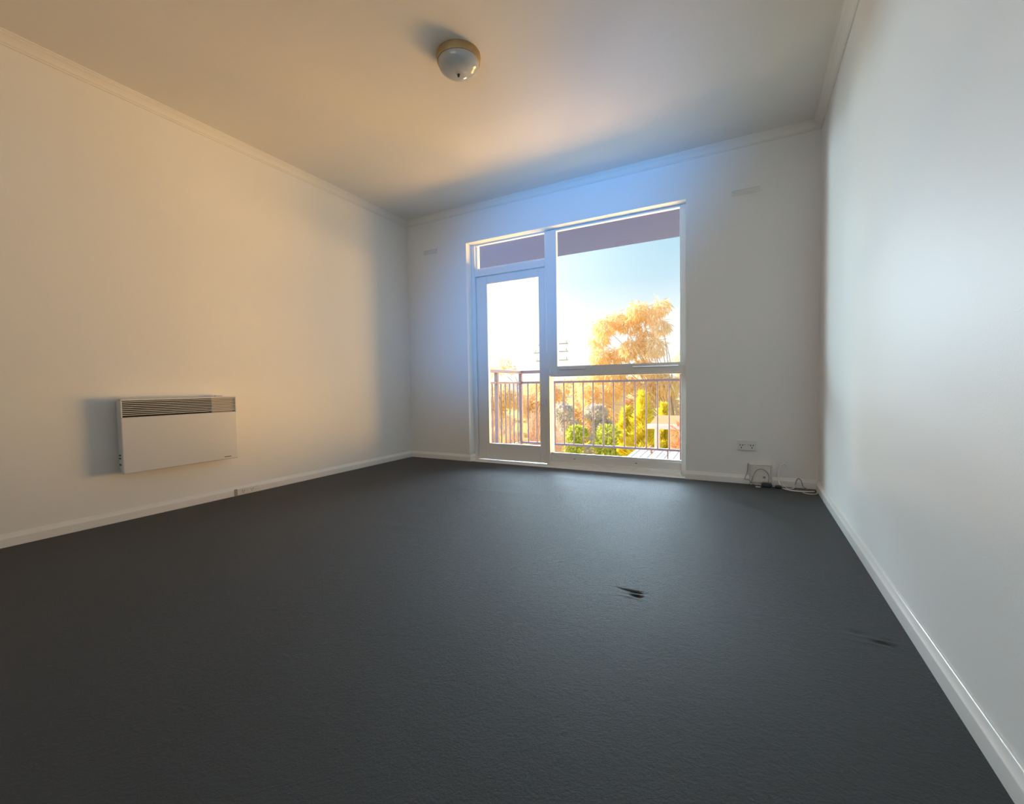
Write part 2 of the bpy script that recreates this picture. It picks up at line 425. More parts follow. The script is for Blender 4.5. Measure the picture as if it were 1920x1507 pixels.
part(MB().box(SX1 - 0.37, SX1 - 0.02, FY0 - 0.020, FY0 - 0.012, SZ0 + 0.044, SZ0 + 0.060, 0.003), 'finger_lift', M['alu'], sash, 'right metal finger lift')
part(MB().box(SX0 + 0.395, SX0 + 0.415, FY0 - 0.024, FY0 - 0.010, SZ0 + 0.05, SZ0 + 0.072, 0.003), 'sash_catch', M['alu'], sash)
part(MB().box(SX0 + 0.022, SX0 + 0.032, FY0 - 0.020, FY0 - 0.010, SZ0 + 0.02, SZ0 + 0.055, 0.002), 'sash_stay', M['alu'], sash)
part(MB().box(SX0 - 0.002, SX0 + 0.006, FY0 - 0.018, FY0 - 0.006, 1.01, 1.83, 0.002), 'closing_bead', M['trim'], win)
# lower fixed light
part(MB().box(MX1, JR, FY0 + 0.045, FY0 + 0.05, 0.10, SZ0 + 0.02), 'lower_pane', M['glass'], win)
part(MB().box(MX1, JR, FY0 + 0.03, FY1, SZ0 - 0.01, SZ0 + 0.03, 0.002), 'transom_rail', M['frame'], win)
sill = part(MB().box(MX1, JR, FY0 + 0.02, FY1, 0.028, 0.096, 0.002), 'bottom_rail', M['frame'], win)
part(MB().box(MX1, JR, FY0 + 0.038, FY0 + 0.062, 0.096, 0.114, 0.003), 'glazing_bead', M['frame'], win)
part(MB().box(MX1, JR, D + 0.075, FY0 + 0.022, 0.004, 0.030, 0.003), 'sill', M['trim'], win)
part(MB().box(MX1, JR, FY0 + 0.004, FY0 + 0.022, 0.028, 0.040, 0.002), 'sill_track', M['trim'], win)
part(MB().box(-1.05, -0.985, D + 0.072, FY0 + 0.018, 0.024, 0.046, 0.004), 'sill_block', M['plastic'], win)
for x in (-1.33, -0.80):
    part(MB().box(x - 0.008, x + 0.008, FY0 + 0.017, FY0 + 0.021, 0.068, 0.073, 0.001), 'screw_plug', M['bronze'], win)

door = empty('door_1', (-1.95, FY0, 0), label='white glazed balcony door with a small fanlight over it', cat='door', kind='structure')
JL = -2.320
part(MB().box(OX0, JL, FY0, FY1, 0.0, OZ, 0.003), 'jamb', M['frame'], door)
part(MB().box(JL, MX0, FY0 + 0.005, FY0 + 0.04, OZ - 0.010, 2.22, 0.002), 'head', M['frame'], door)
part(MB().box(JL, MX0, FY0, FY1, 1.770, 1.832, 0.003), 'transom_bar', M['frame'], door)
part(MB().box(JL, JL + 0.012, FY0 + 0.035, FY0 + 0.06, 1.832, OZ - 0.012), 'glazing_bead', M['trim'], door)
part(MB().box(JL, MX0, FY0 + 0.045, FY0 + 0.05, 1.832, OZ - 0.012), 'fanlight_pane', M['glass'], door)
part(MB().box(JL + 0.012, MX0, FY0 + 0.03, FY0 + 0.06, 1.832, 1.852, 0.003), 'fanlight_sill', M['frame'], door)
DX0, DX1, DY0, DY1 = JL + 0.003, MX0 - 0.003, FY0 + 0.022, FY0 + 0.062
gx0, gx1, gz0, gz1 = -2.198, -1.657, 0.168, 1.693
leaf = part(MB().box(DX0, gx0, DY0, DY1, 0.012, 1.767, 0.003), 'hinge_stile', M['frame'], door)
part(MB().box(gx1, DX1, DY0, DY1, 0.012, 1.767, 0.003), 'lock_stile', M['frame'], door)
part(MB().box(gx0, gx1, DY0, DY1, gz1, 1.767, 0.003), 'top_rail', M['frame'], door)
part(MB().box(gx0, gx1, DY0, DY1, 0.012, gz0, 0.003), 'bottom_rail', M['frame'], door)
part(MB().box(gx0 - 0.006, gx1 + 0.006, DY0 + 0.018, DY0 + 0.023, gz0 - 0.006, gz1 + 0.006), 'door_pane', M['glass'], door)
part(MB().box(-1.625, -1.606, DY0 - 0.006, DY0 + 0.001, 0.530, 0.600, 0.002), 'lock_plate', M['alu'], door)
part(MB().lathe([(0.0, 0.018), (0.007, 0.016), (0.009, 0.006), (0.006, 0.0), (0.005, -0.014), (0.0, -0.014)], (0, 0, 0), 16), 'latch_knob', M['alu'], door, smooth=True).matrix_world = Matrix.Translation((-1.6155, DY0 - 0.014, 0.556)) @ Matrix.Rotation(math.radians(90), 4, 'X')
part(MB().box(JL, MX0, FY0 - 0.01, FY1 + 0.04, 0.0, 0.006, 0.001), 'door_gap_glint', M['alu'], door)  # bright metal strip added in place of light leaking under the door

# ------------------------------------------------------------------ panel heater on the left wall
HX = L
heater = empty('panel_heater', (HX, 1.39, 0.27), label='white wall-mounted electric panel heater on the left wall', cat='heater')
hy0, hy1, hz0, hz1 = 1.084, 1.694, 0.272, 0.680
part(MB().box(HX + 0.012, HX + 0.074, hy0 + 0.012, hy1 - 0.012, hz0 + 0.012, hz1 - 0.004, 0.006), 'back_casing', M['heater'], heater)
part(MB().box(HX + 0.074, HX + 0.098, hy0, hy1, hz0, 0.580, 0.005), 'front_panel', M['heater'], heater)
part(MB().box(HX + 0.074, HX + 0.098, hy0, hy0 + 0.008, 0.580, hz1, 0.002), 'grille_end', M['heater'], heater)
part(MB().box(HX + 0.074, HX + 0.098, hy1 - 0.008, hy1, 0.580, hz1, 0.002), 'grille_end', M['heater'], heater)
part(MB().box(HX + 0.064, HX + 0.0745, hy0 + 0.008, hy1 - 0.145, 0.580, hz1 - 0.010), 'grille_back', M['dark'], heater, 'dark recess behind the slats')
part(MB().box(HX + 0.072, HX + 0.084, hy1 - 0.145, hy1 - 0.008, 0.580, hz1 - 0.010), 'control_housing', M['element'], heater, 'grey housing seen behind the slats')
part(MB().box(HX + 0.060, HX + 0.098, hy0, hy1, hz1 - 0.010, hz1, 0.003), 'top_lip', M['heater'], heater)
first = None
for i in range(8):
    z = 0.580 + (i + 0.94) * 0.0103
    if first is None:
        first = part(MB().box(HX + 0.084, HX + 0.098, hy0 + 0.008, hy1 - 0.008, z, z + 0.0044, 0.001), 'slat', M['heater'], heater)
        z0_ = z
    else:
        c = first.copy(); C.objects.link(c); c.parent = heater; c.matrix_parent_inverse = first.matrix_parent_inverse.copy(); c.location.z += z - z0_
part(MB().box(HX + 0.0975, HX + 0.0990, hy1 - 0.088, hy1 - 0.046, 0.2875, 0.2915), 'maker_badge', M['mark'], heater, 'tiny dark maker badge')
for z in (0.372, 0.355, 0.320):
    part(MB().box(HX + 0.030, HX + 0.056, hy0 + 0.008, hy0 + 0.0125, z - 0.005, z + 0.003, 0.001), 'side_button', M['mark'], heater)
part(MB().box(HX, HX + 0.016, hy0 + 0.12, hy0 + 0.18, hz0 + 0.03, hz1 - 0.03), 'wall_bracket', M['alu'], heater)
part(MB().box(HX, HX + 0.016, hy1 - 0.18, hy1 - 0.12, hz0 + 0.03, hz1 - 0.03), 'wall_bracket', M['alu'], heater)
part(MB().box(HX + 0.03, HX + 0.045, hy1 - 0.10, hy1 - 0.055, hz1 - 0.006, hz1 + 0.008, 0.003), 'release_catch', M['heater'], heater)

# ------------------------------------------------------------------ ceiling light
lx, ly = -1.302, 1.908
lamp = empty('ceiling_light', (lx, ly, H), label='round flush ceiling light with brass rim and opal glass dome', cat='ceiling light')
part(MB().lathe([(0.0, 0.0), (0.112, 0.0), (0.113, -0.006), (0.111, -0.014), (0.110, -0.026), (0.109, -0.033), (0.107, -0.037), (0.104, -0.037), (0.102, -0.032), (0.0, -0.030)], (lx, ly, H), 64), 'brass_rim', M['brass'], lamp, smooth=True)
dome = [(0.104, -0.034)]
for k in range(1, 19):
    a = math.pi / 2 * k / 18
    dome.append((0.104 * math.cos(a) ** 0.72 if k < 18 else 0.0, -0.034 - 0.058 * math.sin(a)))
part(MB().lathe(dome, (lx, ly, H), 64), 'glass_dome', M['opal'], lamp, smooth=True)
part(MB().lathe([(0.0, -0.090), (0.007, -0.091), (0.0085, -0.095), (0.0045, -0.098), (0.0065, -0.102), (0.0, -0.107)], (lx, ly, H), 20), 'finial', M['bronze'], lamp, smooth=True)

# ------------------------------------------------------------------ wall vents high on the far wall
def vent(name, x0, x1, z0, z1, label):
    v = empty(name, ((x0 + x1) / 2, D, z0), label=label, cat='vent', group='plaster wall vents')
    n = 5; p = (z1 - z0) / (n + 0.5)
    part(MB().box(x0 - 0.012, x1 + 0.012, D - 0.0015, D + 0.001, z0 - 0.012, z1 + 0.012, 0.0006), 'plate', M['wall'], v)
    part(MB().box(x0, x1, D - 0.0021, D - 0.0014, z0, z1), 'backing', M['wall'], v)
    f = None
    for i in range(n):
        z = z0 + p * (i + 0.35)
        mb = MB(); mb.sweep([(0.0018, 0), (0.0065, 0), (0.0035, p * 0.62), (0.0018, p * 0.68)], (x0, D, z), (x1, D, z), (0, -1, 0), (0, 0, 1))
        if f is None:
            f = part(mb, 'slat', M['wall'], v); zf = z
        else:
            c = f.copy(); C.objects.link(c); c.parent = v; c.matrix_parent_inverse = f.matrix_parent_inverse.copy(); c.location.z += z - zf
    return v
vent('wall_vent', -0.105, 0.068, 2.02, 2.07, 'slotted plaster vent on the far wall, right of the window top')
vent('wall_vent', -2.86, -2.70, 2.035, 2.085, 'slotted plaster vent on the far wall, left of the balcony door')

# ------------------------------------------------------------------ double power outlet right of the window
def screwhead(mb, x, y, z, r=0.003):
    return mb.box(x - r, x + r, y, y + 0.002, z - r, z + r, 0.0008)
po = empty('power_outlet', (-0.004, D, 0.24), label='white double power outlet on the wall right of the window', cat='power outlet')
part(MB().box(-0.061, 0.053, D - 0.013, D, 0.238, 0.309, 0.003), 'plate', M['plastic'], po)
for cx in (-0.036, 0.030):
    mb = MB()
    for dx, dz, a in ((-0.008, 0.007, 0.5), (0.008, 0.007, -0.5), (0.0, -0.011, 0.0)):
        ca, sa = math.cos(a), math.sin(a)
        pr = [(-0.0024, -0.0055), (0.0024, -0.0055), (0.0024, 0.0055), (-0.0024, 0.0055)]
        pr = [(u * ca - v * sa, u * sa + v * ca) for u, v in pr]
        mb.sweep(pr, (cx + dx, D - 0.0136, 0.268 + dz), (cx + dx, D - 0.012, 0.268 + dz), (1, 0, 0), (0, 0, 1))
    part(mb, 'socket_slots', M['mark'], po)
for cx in (-0.014, 0.008):
    r_ = part(MB().box(cx - 0.005, cx + 0.005, D - 0.017, D - 0.012, 0.268, 0.282, 0.0015), 'rocker_switch', M['plastic'], po)
    part(MB().box(cx - 0.0025, cx + 0.0025, D - 0.0176, D - 0.0165, 0.277, 0.280), 'indicator', M['mark'], r_)

# square cover plate at the skirting with a small round lead looped in front
cp = empty('cable_cover_plate', (0.084, D, 0.0), label='square painted cable plate low on the wall under the power outlet', cat='wall plate')
part(MB().box(0.014, 0.154, D - 0.022, D, 0.012, 0.152, 0.010), 'cover', M['plastic_dim'], cp)
part(MB().box(0.024, 0.144, D - 0.0245, D - 0.021, 0.022, 0.142, 0.008), 'faceplate', M['plastic_dim'], cp)
part(MB().lathe([(0.0, 0.004), (0.007, 0.004), (0.008, 0.0), (0.0, 0.0)], (0, 0, 0), 16), 'lead_port', M['element'], cp).matrix_world = Matrix.Translation((0.106, D - 0.0245, 0.058)) @ Matrix.Rotation(math.radians(90), 4, 'X')

ring = []
for k in range(26):
    a = math.radians(-50 + 300 * k / 25)
    ring.append((0.086 + 0.049 * math.cos(math.radians(90) + a - math.radians(100)), D - 0.031, 0.066 + 0.050 * math.sin(math.radians(90) + a - math.radians(100))))
ring = spline([(0.014, D - 0.036, 0.006), (0.030, D - 0.032, 0.026), (0.038, D - 0.030, 0.060), (0.056, D - 0.030, 0.100), (0.086, D - 0.030, 0.116), (0.118, D - 0.030, 0.100), (0.134, D - 0.030, 0.066), (0.130, D - 0.034, 0.030), (0.118, D - 0.045, 0.010)], 6)
tag(MB().tube(ring, 0.0022, 8).build('dark_lead', M['cable_g'], smooth=True), 'thin grey lead looped in a circle over the square cable plate', 'cable')
lead2 = spline([(0.006, D - 0.020, 0.150), (0.002, D - 0.020, 0.090), (-0.012, D - 0.024, 0.044), (-0.010, D - 0.034, 0.034), (0.010, D - 0.046, 0.038), (0.034, D - 0.056, 0.014), (0.062, D - 0.066, 0.006)], 6)
tag(MB().tube(lead2, 0.0022, 8).build('edge_lead', M['cable_g'], smooth=True), 'thin grey lead hanging down the left edge of the square cable plate', 'cable')

def adapter(x, y, w, d, h, label):
    a = empty('plug_adapter', (x, y, 0), label=label, cat='plug adapter')
    part(MB().box(x - w / 2, x + w / 2, y - d / 2, y + d / 2, 0.002, h, 0.010), 'body', M['black'], a)
    part(MB().tube(spline([(x + w / 2 - 0.003, y, h * 0.5), (x + w / 2 + 0.012, y - 0.002, h * 0.5), (x + w / 2 + 0.022, y - 0.006, 0.006)], 5), 0.0035, 8), 'strain_relief', M['black'], a, smooth=True)
    part(MB().box(x - w / 2 - 0.012, x - w / 2 + 0.002, y - 0.008, y - 0.005, 0.012, 0.018), 'pin', M['alu'], a)
    part(MB().box(x - w / 2 - 0.012, x - w / 2 + 0.002, y + 0.005, y + 0.008, 0.012, 0.018), 'pin', M['alu'], a)
adapter(0.118, D - 0.075, 0.062, 0.045, 0.032, 'black plug adapter on the carpet below the square cable plate')
adapter(0.186, D - 0.085, 0.042, 0.036, 0.022, 'smaller black plug adapter beside the white cable loop')
tag(MB().box(0.052, 0.082, D - 0.108, D - 0.090, 0.001, 0.006, 0.002).build('cable_clip', M['plastic'], smooth=False), 'small flat white clip on the carpet in front of the plug adapter', 'clip')

wc = spline([(0.240, D - 0.012, 0.140), (0.226, D - 0.018, 0.158), (0.205, D - 0.022, 0.150), (0.190, D - 0.024, 0.110), (0.190, D - 0.028, 0.060), (0.198, D - 0.050, 0.020), (0.212, D - 0.085, 0.006), (0.245, D - 0.125, 0.005), (0.290, D - 0.140, 0.005), (0.340, D - 0.130, 0.005), (0.385, D - 0.105, 0.005)], 8)
tag(MB().tube(wc, 0.0044, 8).build('white_cable', M['cable_w'], smooth=True), 'white cable looping down the wall to the corner and along the carpet', 'cable')
wc2 = spline([(0.214, D - 0.046, 0.026), (0.230, D - 0.072, 0.008), (0.248, D - 0.085, 0.005), (0.272, D - 0.070, 0.006), (0.282, D - 0.045, 0.010), (0.290, D - 0.024, 0.022)], 8)
tag(MB().tube(wc2, 0.0034, 8).build('white_cable', M['cable_w'], smooth=True), 'short white cable curl lying inside the larger white loop', 'cable')
wc3 = spline([(0.318, D - 0.160, 0.004), (0.332, D - 0.182, 0.004), (0.356, D - 0.190, 0.004), (0.382, D - 0.178, 0.004), (0.396, D - 0.150, 0.005), (0.398, D - 0.120, 0.005)], 8)
tag(MB().tube(wc3, 0.0026, 8).build('white_cable', M['cable_w'], smooth=True), 'thin white cable end curled on the carpet in the right corner', 'cable')
gl_ = spline([(0.285, D - 0.030, 0.010), (0.292, D - 0.020, 0.045), (0.306, D - 0.019, 0.066), (0.322, D - 0.020, 0.050), (0.332, D - 0.030, 0.016), (0.352, D - 0.060, 0.006), (0.330, D - 0.090, 0.005), (0.282, D - 0.095, 0.005)], 8)
tag(MB().tube(gl_, 0.0028, 8).build('grey_cable', M['cable_g'], smooth=True), 'grey cable arched against the skirting near the right corner', 'cable')

# skirting-mounted outlet below the heater
so = empty('skirting_outlet', (L + 0.015, 1.79, 0.0), label='small white outlet strip set in the left skirting below the heater', cat='power outlet')
part(MB().box(L + 0.014, L + 0.021, 1.722, 1.868, 0.003, 0.046, 0.0015), 'plate', M['plastic'], so)
part(MB().box(L + 0.0135, L + 0.0185, 1.706, 1.722, 0.002, 0.046), 'end_gap', M['element'], so, 'dark gap at the left end')
for y in (1.762, 1.822):
    mb = MB()
    for dy, dz in ((-0.007, 0.004), (0.007, 0.004), (0.0, -0.008)):
        mb.box(L + 0.0205, L + 0.0216, y + dy - 0.0015, y + dy + 0.0015, 0.024 + dz - 0.004, 0.024 + dz + 0.004)
    part(mb, 'socket_slots', M['mark'], so)
part(MB().box(L + 0.020, L + 0.024, 1.788, 1.796, 0.020, 0.034, 0.001), 'rocker_switch', M['plastic'], so)

# ------------------------------------------------------------------ balcony
struct(MB().box(-2.75, 1.2, DW, 5.08, -0.32, -0.14).build('balcony_floor', M['slab']), 'concrete balcony slab outside the window', 'balcony floor')
struct(MB().box(-8.0, 3.0, DW, 5.10, 2.30, 2.48).build('balcony_soffit', M['soffit']), 'underside of the balcony above, across the window top', 'soffit')  # run on leftwards, unseen, to shade the upper right wall from sky_light
RY, RX = 4.95, -2.527
rail = empty('balcony_railing', (-1.5, RY, -0.14), label='dark painted steel balcony railing with thin vertical bars', cat='railing')
rx1 = -0.612
part(MB().box(RX - 0.03, rx1 + 0.03, RY - 0.03, RY + 0.03, 0.868, 0.905, 0.006), 'handrail', M['rail'], rail)
part(MB().box(RX - 0.03, RX + 0.03, DW, RY - 0.03, 0.868, 0.905, 0.006), 'handrail', M['rail'], rail)
part(MB().box(RX, rx1, RY - 0.016, RY + 0.016, 0.742, 0.766, 0.003), 'rail', M['rail'], rail)
part(MB().box(RX - 0.016, RX + 0.016, DW, RY, 0.742, 0.766, 0.003), 'rail', M['rail'], rail)
part(MB().box(RX, rx1, RY - 0.016, RY + 0.016, -0.012, 0.012, 0.003), 'rail', M['rail'], rail)
part(MB().box(RX - 0.016, RX + 0.016, DW, RY, -0.012, 0.012, 0.003), 'rail', M['rail'], rail)
for x, y in ((RX, RY), (RX, 4.343), (rx1, RY)):
    part(MB().box(x - 0.02, x + 0.02, y - 0.02, y + 0.02, -0.14, 0.87, 0.003), 'post', M['rail'], rail)
f = None
bars = [(-2.427 + 0.1205 * i, RY) for i in range(15)] + [(RX, 4.44 + 0.1045 * i) for i in range(5)] + [(RX, 4.24 - 0.1045 * i) for i in range(5)]
for x, y in bars:
    if f is None:
        f = part(MB().tube([(x, y, 0.010), (x, y, 0.745)], 0.0085, 8), 'bar', M['rail'], rail); f0 = (x, y)
    else:
        c = f.copy(); C.objects.link(c); c.parent = rail; c.matrix_parent_inverse = f.matrix_parent_inverse.copy()
        c.location.x += x - f0[0]; c.location.y += y - f0[1]
part(MB().tube([(-0.755, RY, -0.14), (-0.755, RY, -0.010)], 0.008, 8), 'foot', M['rail'], rail)

# ------------------------------------------------------------------ outdoors: ground and neighbours
GZ = -3.2
struct(MB().box(-90, 60, 6.5, 120, GZ - 0.3, GZ).build('ground', M['lawn']), 'sunlit dry yellow lawn below the balcony', 'lawn')

shed = empty('garden_shed', (-1.6, 12.0, GZ), label='low shed with a pale corrugated roof just below the balcony', cat='shed')
part(MB().box(-2.55, 0.9, 10.6, 12.85, GZ, -1.36), 'shed_wall', M['house'], shed)
fs = None
for i in range(9):
    x0 = -2.86 + i * 0.42
    mb = MB(); vs = []; fcs = []
    pr = [(0, 0), (0.08, 0), (0.095, 0.012), (0.115, 0.012), (0.13, 0), (0.30, 0), (0.315, 0.012), (0.335, 0.012), (0.35, 0), (0.44, 0)]
    for xx, zz in pr:
        vs += [(xx, 10.2, -1.30 + zz), (xx, 13.0, -1.20 + zz)]
    for k in range(len(pr) - 1):
        fcs.append((2 * k, 2 * k + 1, 2 * k + 3, 2 * k + 2))
    mb.add(vs, fcs)
    if fs is None:
        fs = part(mb, 'roof_sheet', M['iron'], shed); fs.location.x += x0
        fs.modifiers.new('thickness', 'SOLIDIFY').thickness = 0.006
    else:
        c = fs.copy(); C.objects.link(c); c.parent = shed; c.matrix_parent_inverse = fs.matrix_parent_inverse.copy(); c.location.x += i * 0.42
        c.location.z += 0.007 * (i % 2)
part(MB().box(-2.9, 1.0, 10.16, 10.24, -1.42, -1.28, 0.01), 'fascia', M['white'], shed)
vp = empty('roof_vent_pipe', (-2.33, 12.4, -1.24), label='short rusty vent pipe standing on the corrugated roof', cat='pipe')
part(MB().tube([(-2.33, 12.4, -1.24), (-2.33, 12.4, -1.02)], 0.035, 12), 'pipe', M['rust'], vp, smooth=True)
part(MB().lathe([(0.0, 0.05), (0.06, 0.02), (0.06, 0.0), (0.0, 0.0)], (-2.33, 12.4, -1.03), 14), 'cap', M['rust'], vp, smooth=True)

hs = empty('neighbour_house', (-0.5, 15.0, GZ), label='neighbouring house with white gutter, white post and terracotta roof', cat='house')
part(MB().box(-2.28, 3.2, 15.0, 16.6, GZ, -0.62), 'wall', M['house'], hs)
part(MB().box(-2.78, 3.2, 14.05, 14.20, -0.70, -0.55, 0.02), 'gutter', M['white'], hs)
part(MB().box(-2.55, -2.40, 14.12, 14.26, GZ, -0.66, 0.01), 'verandah_post', M['white'], hs)
part(MB().sweep([(0, 0), (1.3, 0.20), (2.6, 0.0)], (-2.70, 14.1, -0.56), (3.2, 14.1, -0.56), (0, 1, 0), (0, 0, 1)), 'roof', M['tileroof'], hs)
wn = part(MB().box(-1.2, -0.3, 14.97, 15.01, -1.9, -0.95), 'window', M['white'], hs)
part(MB().box(-1.12, -0.38, 14.955, 14.985, -1.84, -1.01), 'pane', M['glass'], wn)

fh = empty('distant_house', (-9.7, 38.0, GZ), label='far house with two white roof edges between the trees', cat='house')
part(MB().box(-10.5, -9.1, 38.3, 41, GZ, -0.1), 'wall', M['house'], fh)
part(MB().box(-10.6, -9.0, 38.0, 38.2, 0.02, 0.24), 'gutter', M['white'], fh)
part(MB().box(-10.4, -9.4, 37.8, 38.0, -0.56, -0.40), 'awning_edge', M['white'], fh)
part(MB().sweep([(0, 0), (1.6, 0.45), (3.2, 0)], (-10.6, 38.0, 0.2), (-9.0, 38.0, 0.2), (0, 1, 0), (0, 0, 1)), 'roof', M['tileroof'], fh)

pl = empty('power_pole', (-17.1, 40, GZ), label='pale power pole with three crossarms beyond the door', cat='power pole')
part(MB().tube([(-17.1, 40, GZ), (-17.1, 40, 5.3)], 0.13, 10, 0.09), 'pole', M['pole'], pl, smooth=True)
for z, a, b_ in ((4.68, -18.3, -15.2), (3.92, -18.8, -15.2), (3.10, -18.6, -15.2)):
    ca = part(MB().box(a, b_, 39.82, 39.92, z - 0.05, z + 0.05), 'crossarm', M['pole'], pl)
    for x in (a + 0.15, -16.5, b_ - 0.15):
        part(MB().lathe([(0.0, 0.26), (0.05, 0.24), (0.03, 0.16), (0.06, 0.10), (0.03, 0.04), (0.03, 0.0), (0.0, 0.0)], (x, 39.87, z + 0.05), 8), 'insulator', M['pole'], ca)

# ------------------------------------------------------------------ plants
def leaves_mesh(name, P, Dn, ln, wd, m, parent):
    """one diamond blade per point P with direction Dn (n,3)."""
    n = len(P)
    Dn = Dn / np.linalg.norm(Dn, axis=1, keepdims=True)
    S = np.cross(Dn, rng.normal(size=(n, 3))); S /= np.linalg.norm(S, axis=1, keepdims=True) + 1e-9
    l = ln * rng.uniform(0.6, 1.25, (n, 1)); w_ = wd * rng.uniform(0.7, 1.2, (n, 1))
    V = np.stack([P, P + Dn * l * 0.42 + S * w_, P + Dn * l, P + Dn * l * 0.42 - S * w_], 1).reshape(-1, 3)
    me = bpy.data.meshes.new(name)
    me.from_pydata(V.tolist(), [], np.arange(4 * n).reshape(n, 4).tolist()); me.materials.append(m)
    o = bpy.data.objects.new(name, me); C.objects.link(o); o.parent = parent
    o.matrix_parent_inverse = parent.matrix_world.inverted()
    o['kind'] = 'stuff'
    return o

def blob(clumps, n):
    """points spread through ellipsoid clumps (x,y,z,rx,ry,rz)"""
    c = np.array(clumps, float); vol = c[:, 3] * c[:, 4] * c[:, 5]; pick = rng.choice(len(c), n, p=vol / vol.sum())
    d = rng.normal(size=(n, 3)); d /= np.linalg.norm(d, axis=1, keepdims=True); r = rng.uniform(0.25, 1, (n, 1)) ** 0.45
    return c[pick, :3] + d * r * c[pick, 3:6], d

def branchy(mb, base, tips, r, n=5):
    for tp in tips:
        b0 = Vector(base); t0 = Vector(tp); mid = b0.lerp(t0, 0.5) + Vector((random.uniform(-.15, .15), random.uniform(-.15, .15), 0.12 * (t0 - b0).length))
        mb.tube(spline([b0, mid, t0], 4), r, n, r * 0.3)

def tree(name, x, y, clumps, label, cat='tree', group=None, leaf='leaf_gold', n=1500, ln=0.3, wd=0.04, droop=1.0, trunk_r=0.12, bark='bark', base=GZ, lean=0.0):
    t_ = empty(name, (x, y, base), label=label, cat=cat, group=group)
    top = max(c[2] for c in clumps)
    fork = base + (min(c[2] for c in clumps) - base) * 0.7
    mb = MB(); mb.tube(spline([(x, y, base), (x + lean * 0.4, y, (base + fork) / 2), (x + lean, y, fork)], 4), trunk_r, 8, trunk_r * 0.7)
    part(mb, 'trunk', M[bark], t_, smooth=True)
    mb = MB(); branchy(mb, (x + lean, y, fork - 0.05), [c[:3] for c in clumps], trunk_r * 0.28)
    part(mb, 'branches', M[bark], t_, smooth=True)
    P, d = blob(clumps, n)
    Dn = d * (1 - 0.6 * droop) + np.array([0, 0, -1.0]) * droop + rng.normal(size=P.shape) * 0.45
    leaves_mesh('foliage', P, Dn, ln, wd, M[leaf], t_)
    return t_

# large gum tree behind the window
G = []
for (x, z, r) in ((-3.95, 1.05, .30), (-3.85, 1.55, .30), (-3.98, 2.05, .26), (-3.72, 2.42, .30), (-3.35, 2.62, .30), (-3.0, 2.45, .28), (-2.72, 2.78, .30), (-2.38, 2.62, .26), (-2.12, 2.86, .24),
                  (-3.4, 1.6, .26), (-3.42, 1.05, .30), (-2.95, 1.75, .30), (-2.6, 2.1, .26), (-2.7, 1.25, .30), (-2.3, 1.75, .30), (-2.25, 1.1, .26), (-3.05, 0.75, .28), (-3.6, 0.55, .28),
                  (-4.3, 0.5, .32), (-4.1, 0.1, .34), (-3.8, -0.25, .3), (-2.1, 2.3, .24), (-4.55, 0.85, .18), (-2.5, 0.6, .3), (-1.9, 0.7, .3)):
    k = 24.0 / 13.0
    G.append((x * k, 24.0 + random.uniform(-.6, .6), HC + (z - HC) * k, r * k, r * k, r * k * 0.85))
tree('gum_tree', -3.3, 24.0, G, 'tall golden gum tree with drooping leaves filling the right pane', leaf='leaf_gold', n=9000, ln=0.42, wd=0.038, droop=0.9, trunk_r=0.13)
tree('amber_tree', -2.0, 26.7, [(-2.55, 26.6, 3.6, .7, .7, .9), (-1.85, 26.6, 2.4, .9, .7, 1.0), (-3.15, 26.6, 1.8, .7, .6, .7), (-2.65, 26.6, 0.8, 1.0, .7, .9), (-1.4, 26.6, 3.3, 1.0, .7, 1.0)],
     'dense amber tree at the right pane edge behind the gum tree', leaf='leaf_amber', n=5000, ln=0.16, wd=0.05, droop=0.4)
bgs = [
    (-18.6, 31, 'leaf_brown', 0.9, 1.5), (-15.2, 27, 'leaf_gold', 0.8, 1.2), (-14.3, 31, 'leaf_brown', 0.9, 1.4), (-11.9, 27, 'leaf_amber', 1.1, 1.2), (-10.2, 31, 'leaf_gold', 1.2, 1.35),
    (-8.6, 27, 'leaf_brown', 0.9, 1.25), (-5.8, 31, 'leaf_gold', 1.3, 1.25), (-5.3, 27.4, 'leaf_brown', 1.1, 0.95), (-12.3, 35.5, 'leaf_amber', 1.3, 1.25), (-2.2, 31, 'leaf_brown', 1.4, 1.15)]
lab = ['tan leafy tree at the left edge of the door pane', 'gold tree behind the left railing post', 'tan tree behind the side railing bars', 'amber tree behind the railing corner post', 'gold tree behind the door lock stile',
       'tan tree behind the left end of the window', 'tall gold tree behind the gap left of the gum tree', 'tan tree behind the dark gap in the garden', 'amber tree behind the lime conifers', 'tan tree with pale limbs above the neighbouring roof']
for (x, y, lf, tp, r), lb in zip(bgs, lab):
    cl = []
    for k in range(7):
        cl.append((x + random.uniform(-.9, .9) * r * .9, y + random.uniform(-.7, .7), tp - 0.6 - random.uniform(0, 3.0), r * .62, r * .6, r * .5))
    cl.append((x + random.uniform(-.3, .3), y, tp - 0.55, r * .55, r * .5, r * .4))
    tree('garden_tree', x, y, cl, lb, group='trees beyond the lawn', leaf=lf, n=4200, ln=0.30, wd=0.06, droop=0.6, trunk_r=0.13)
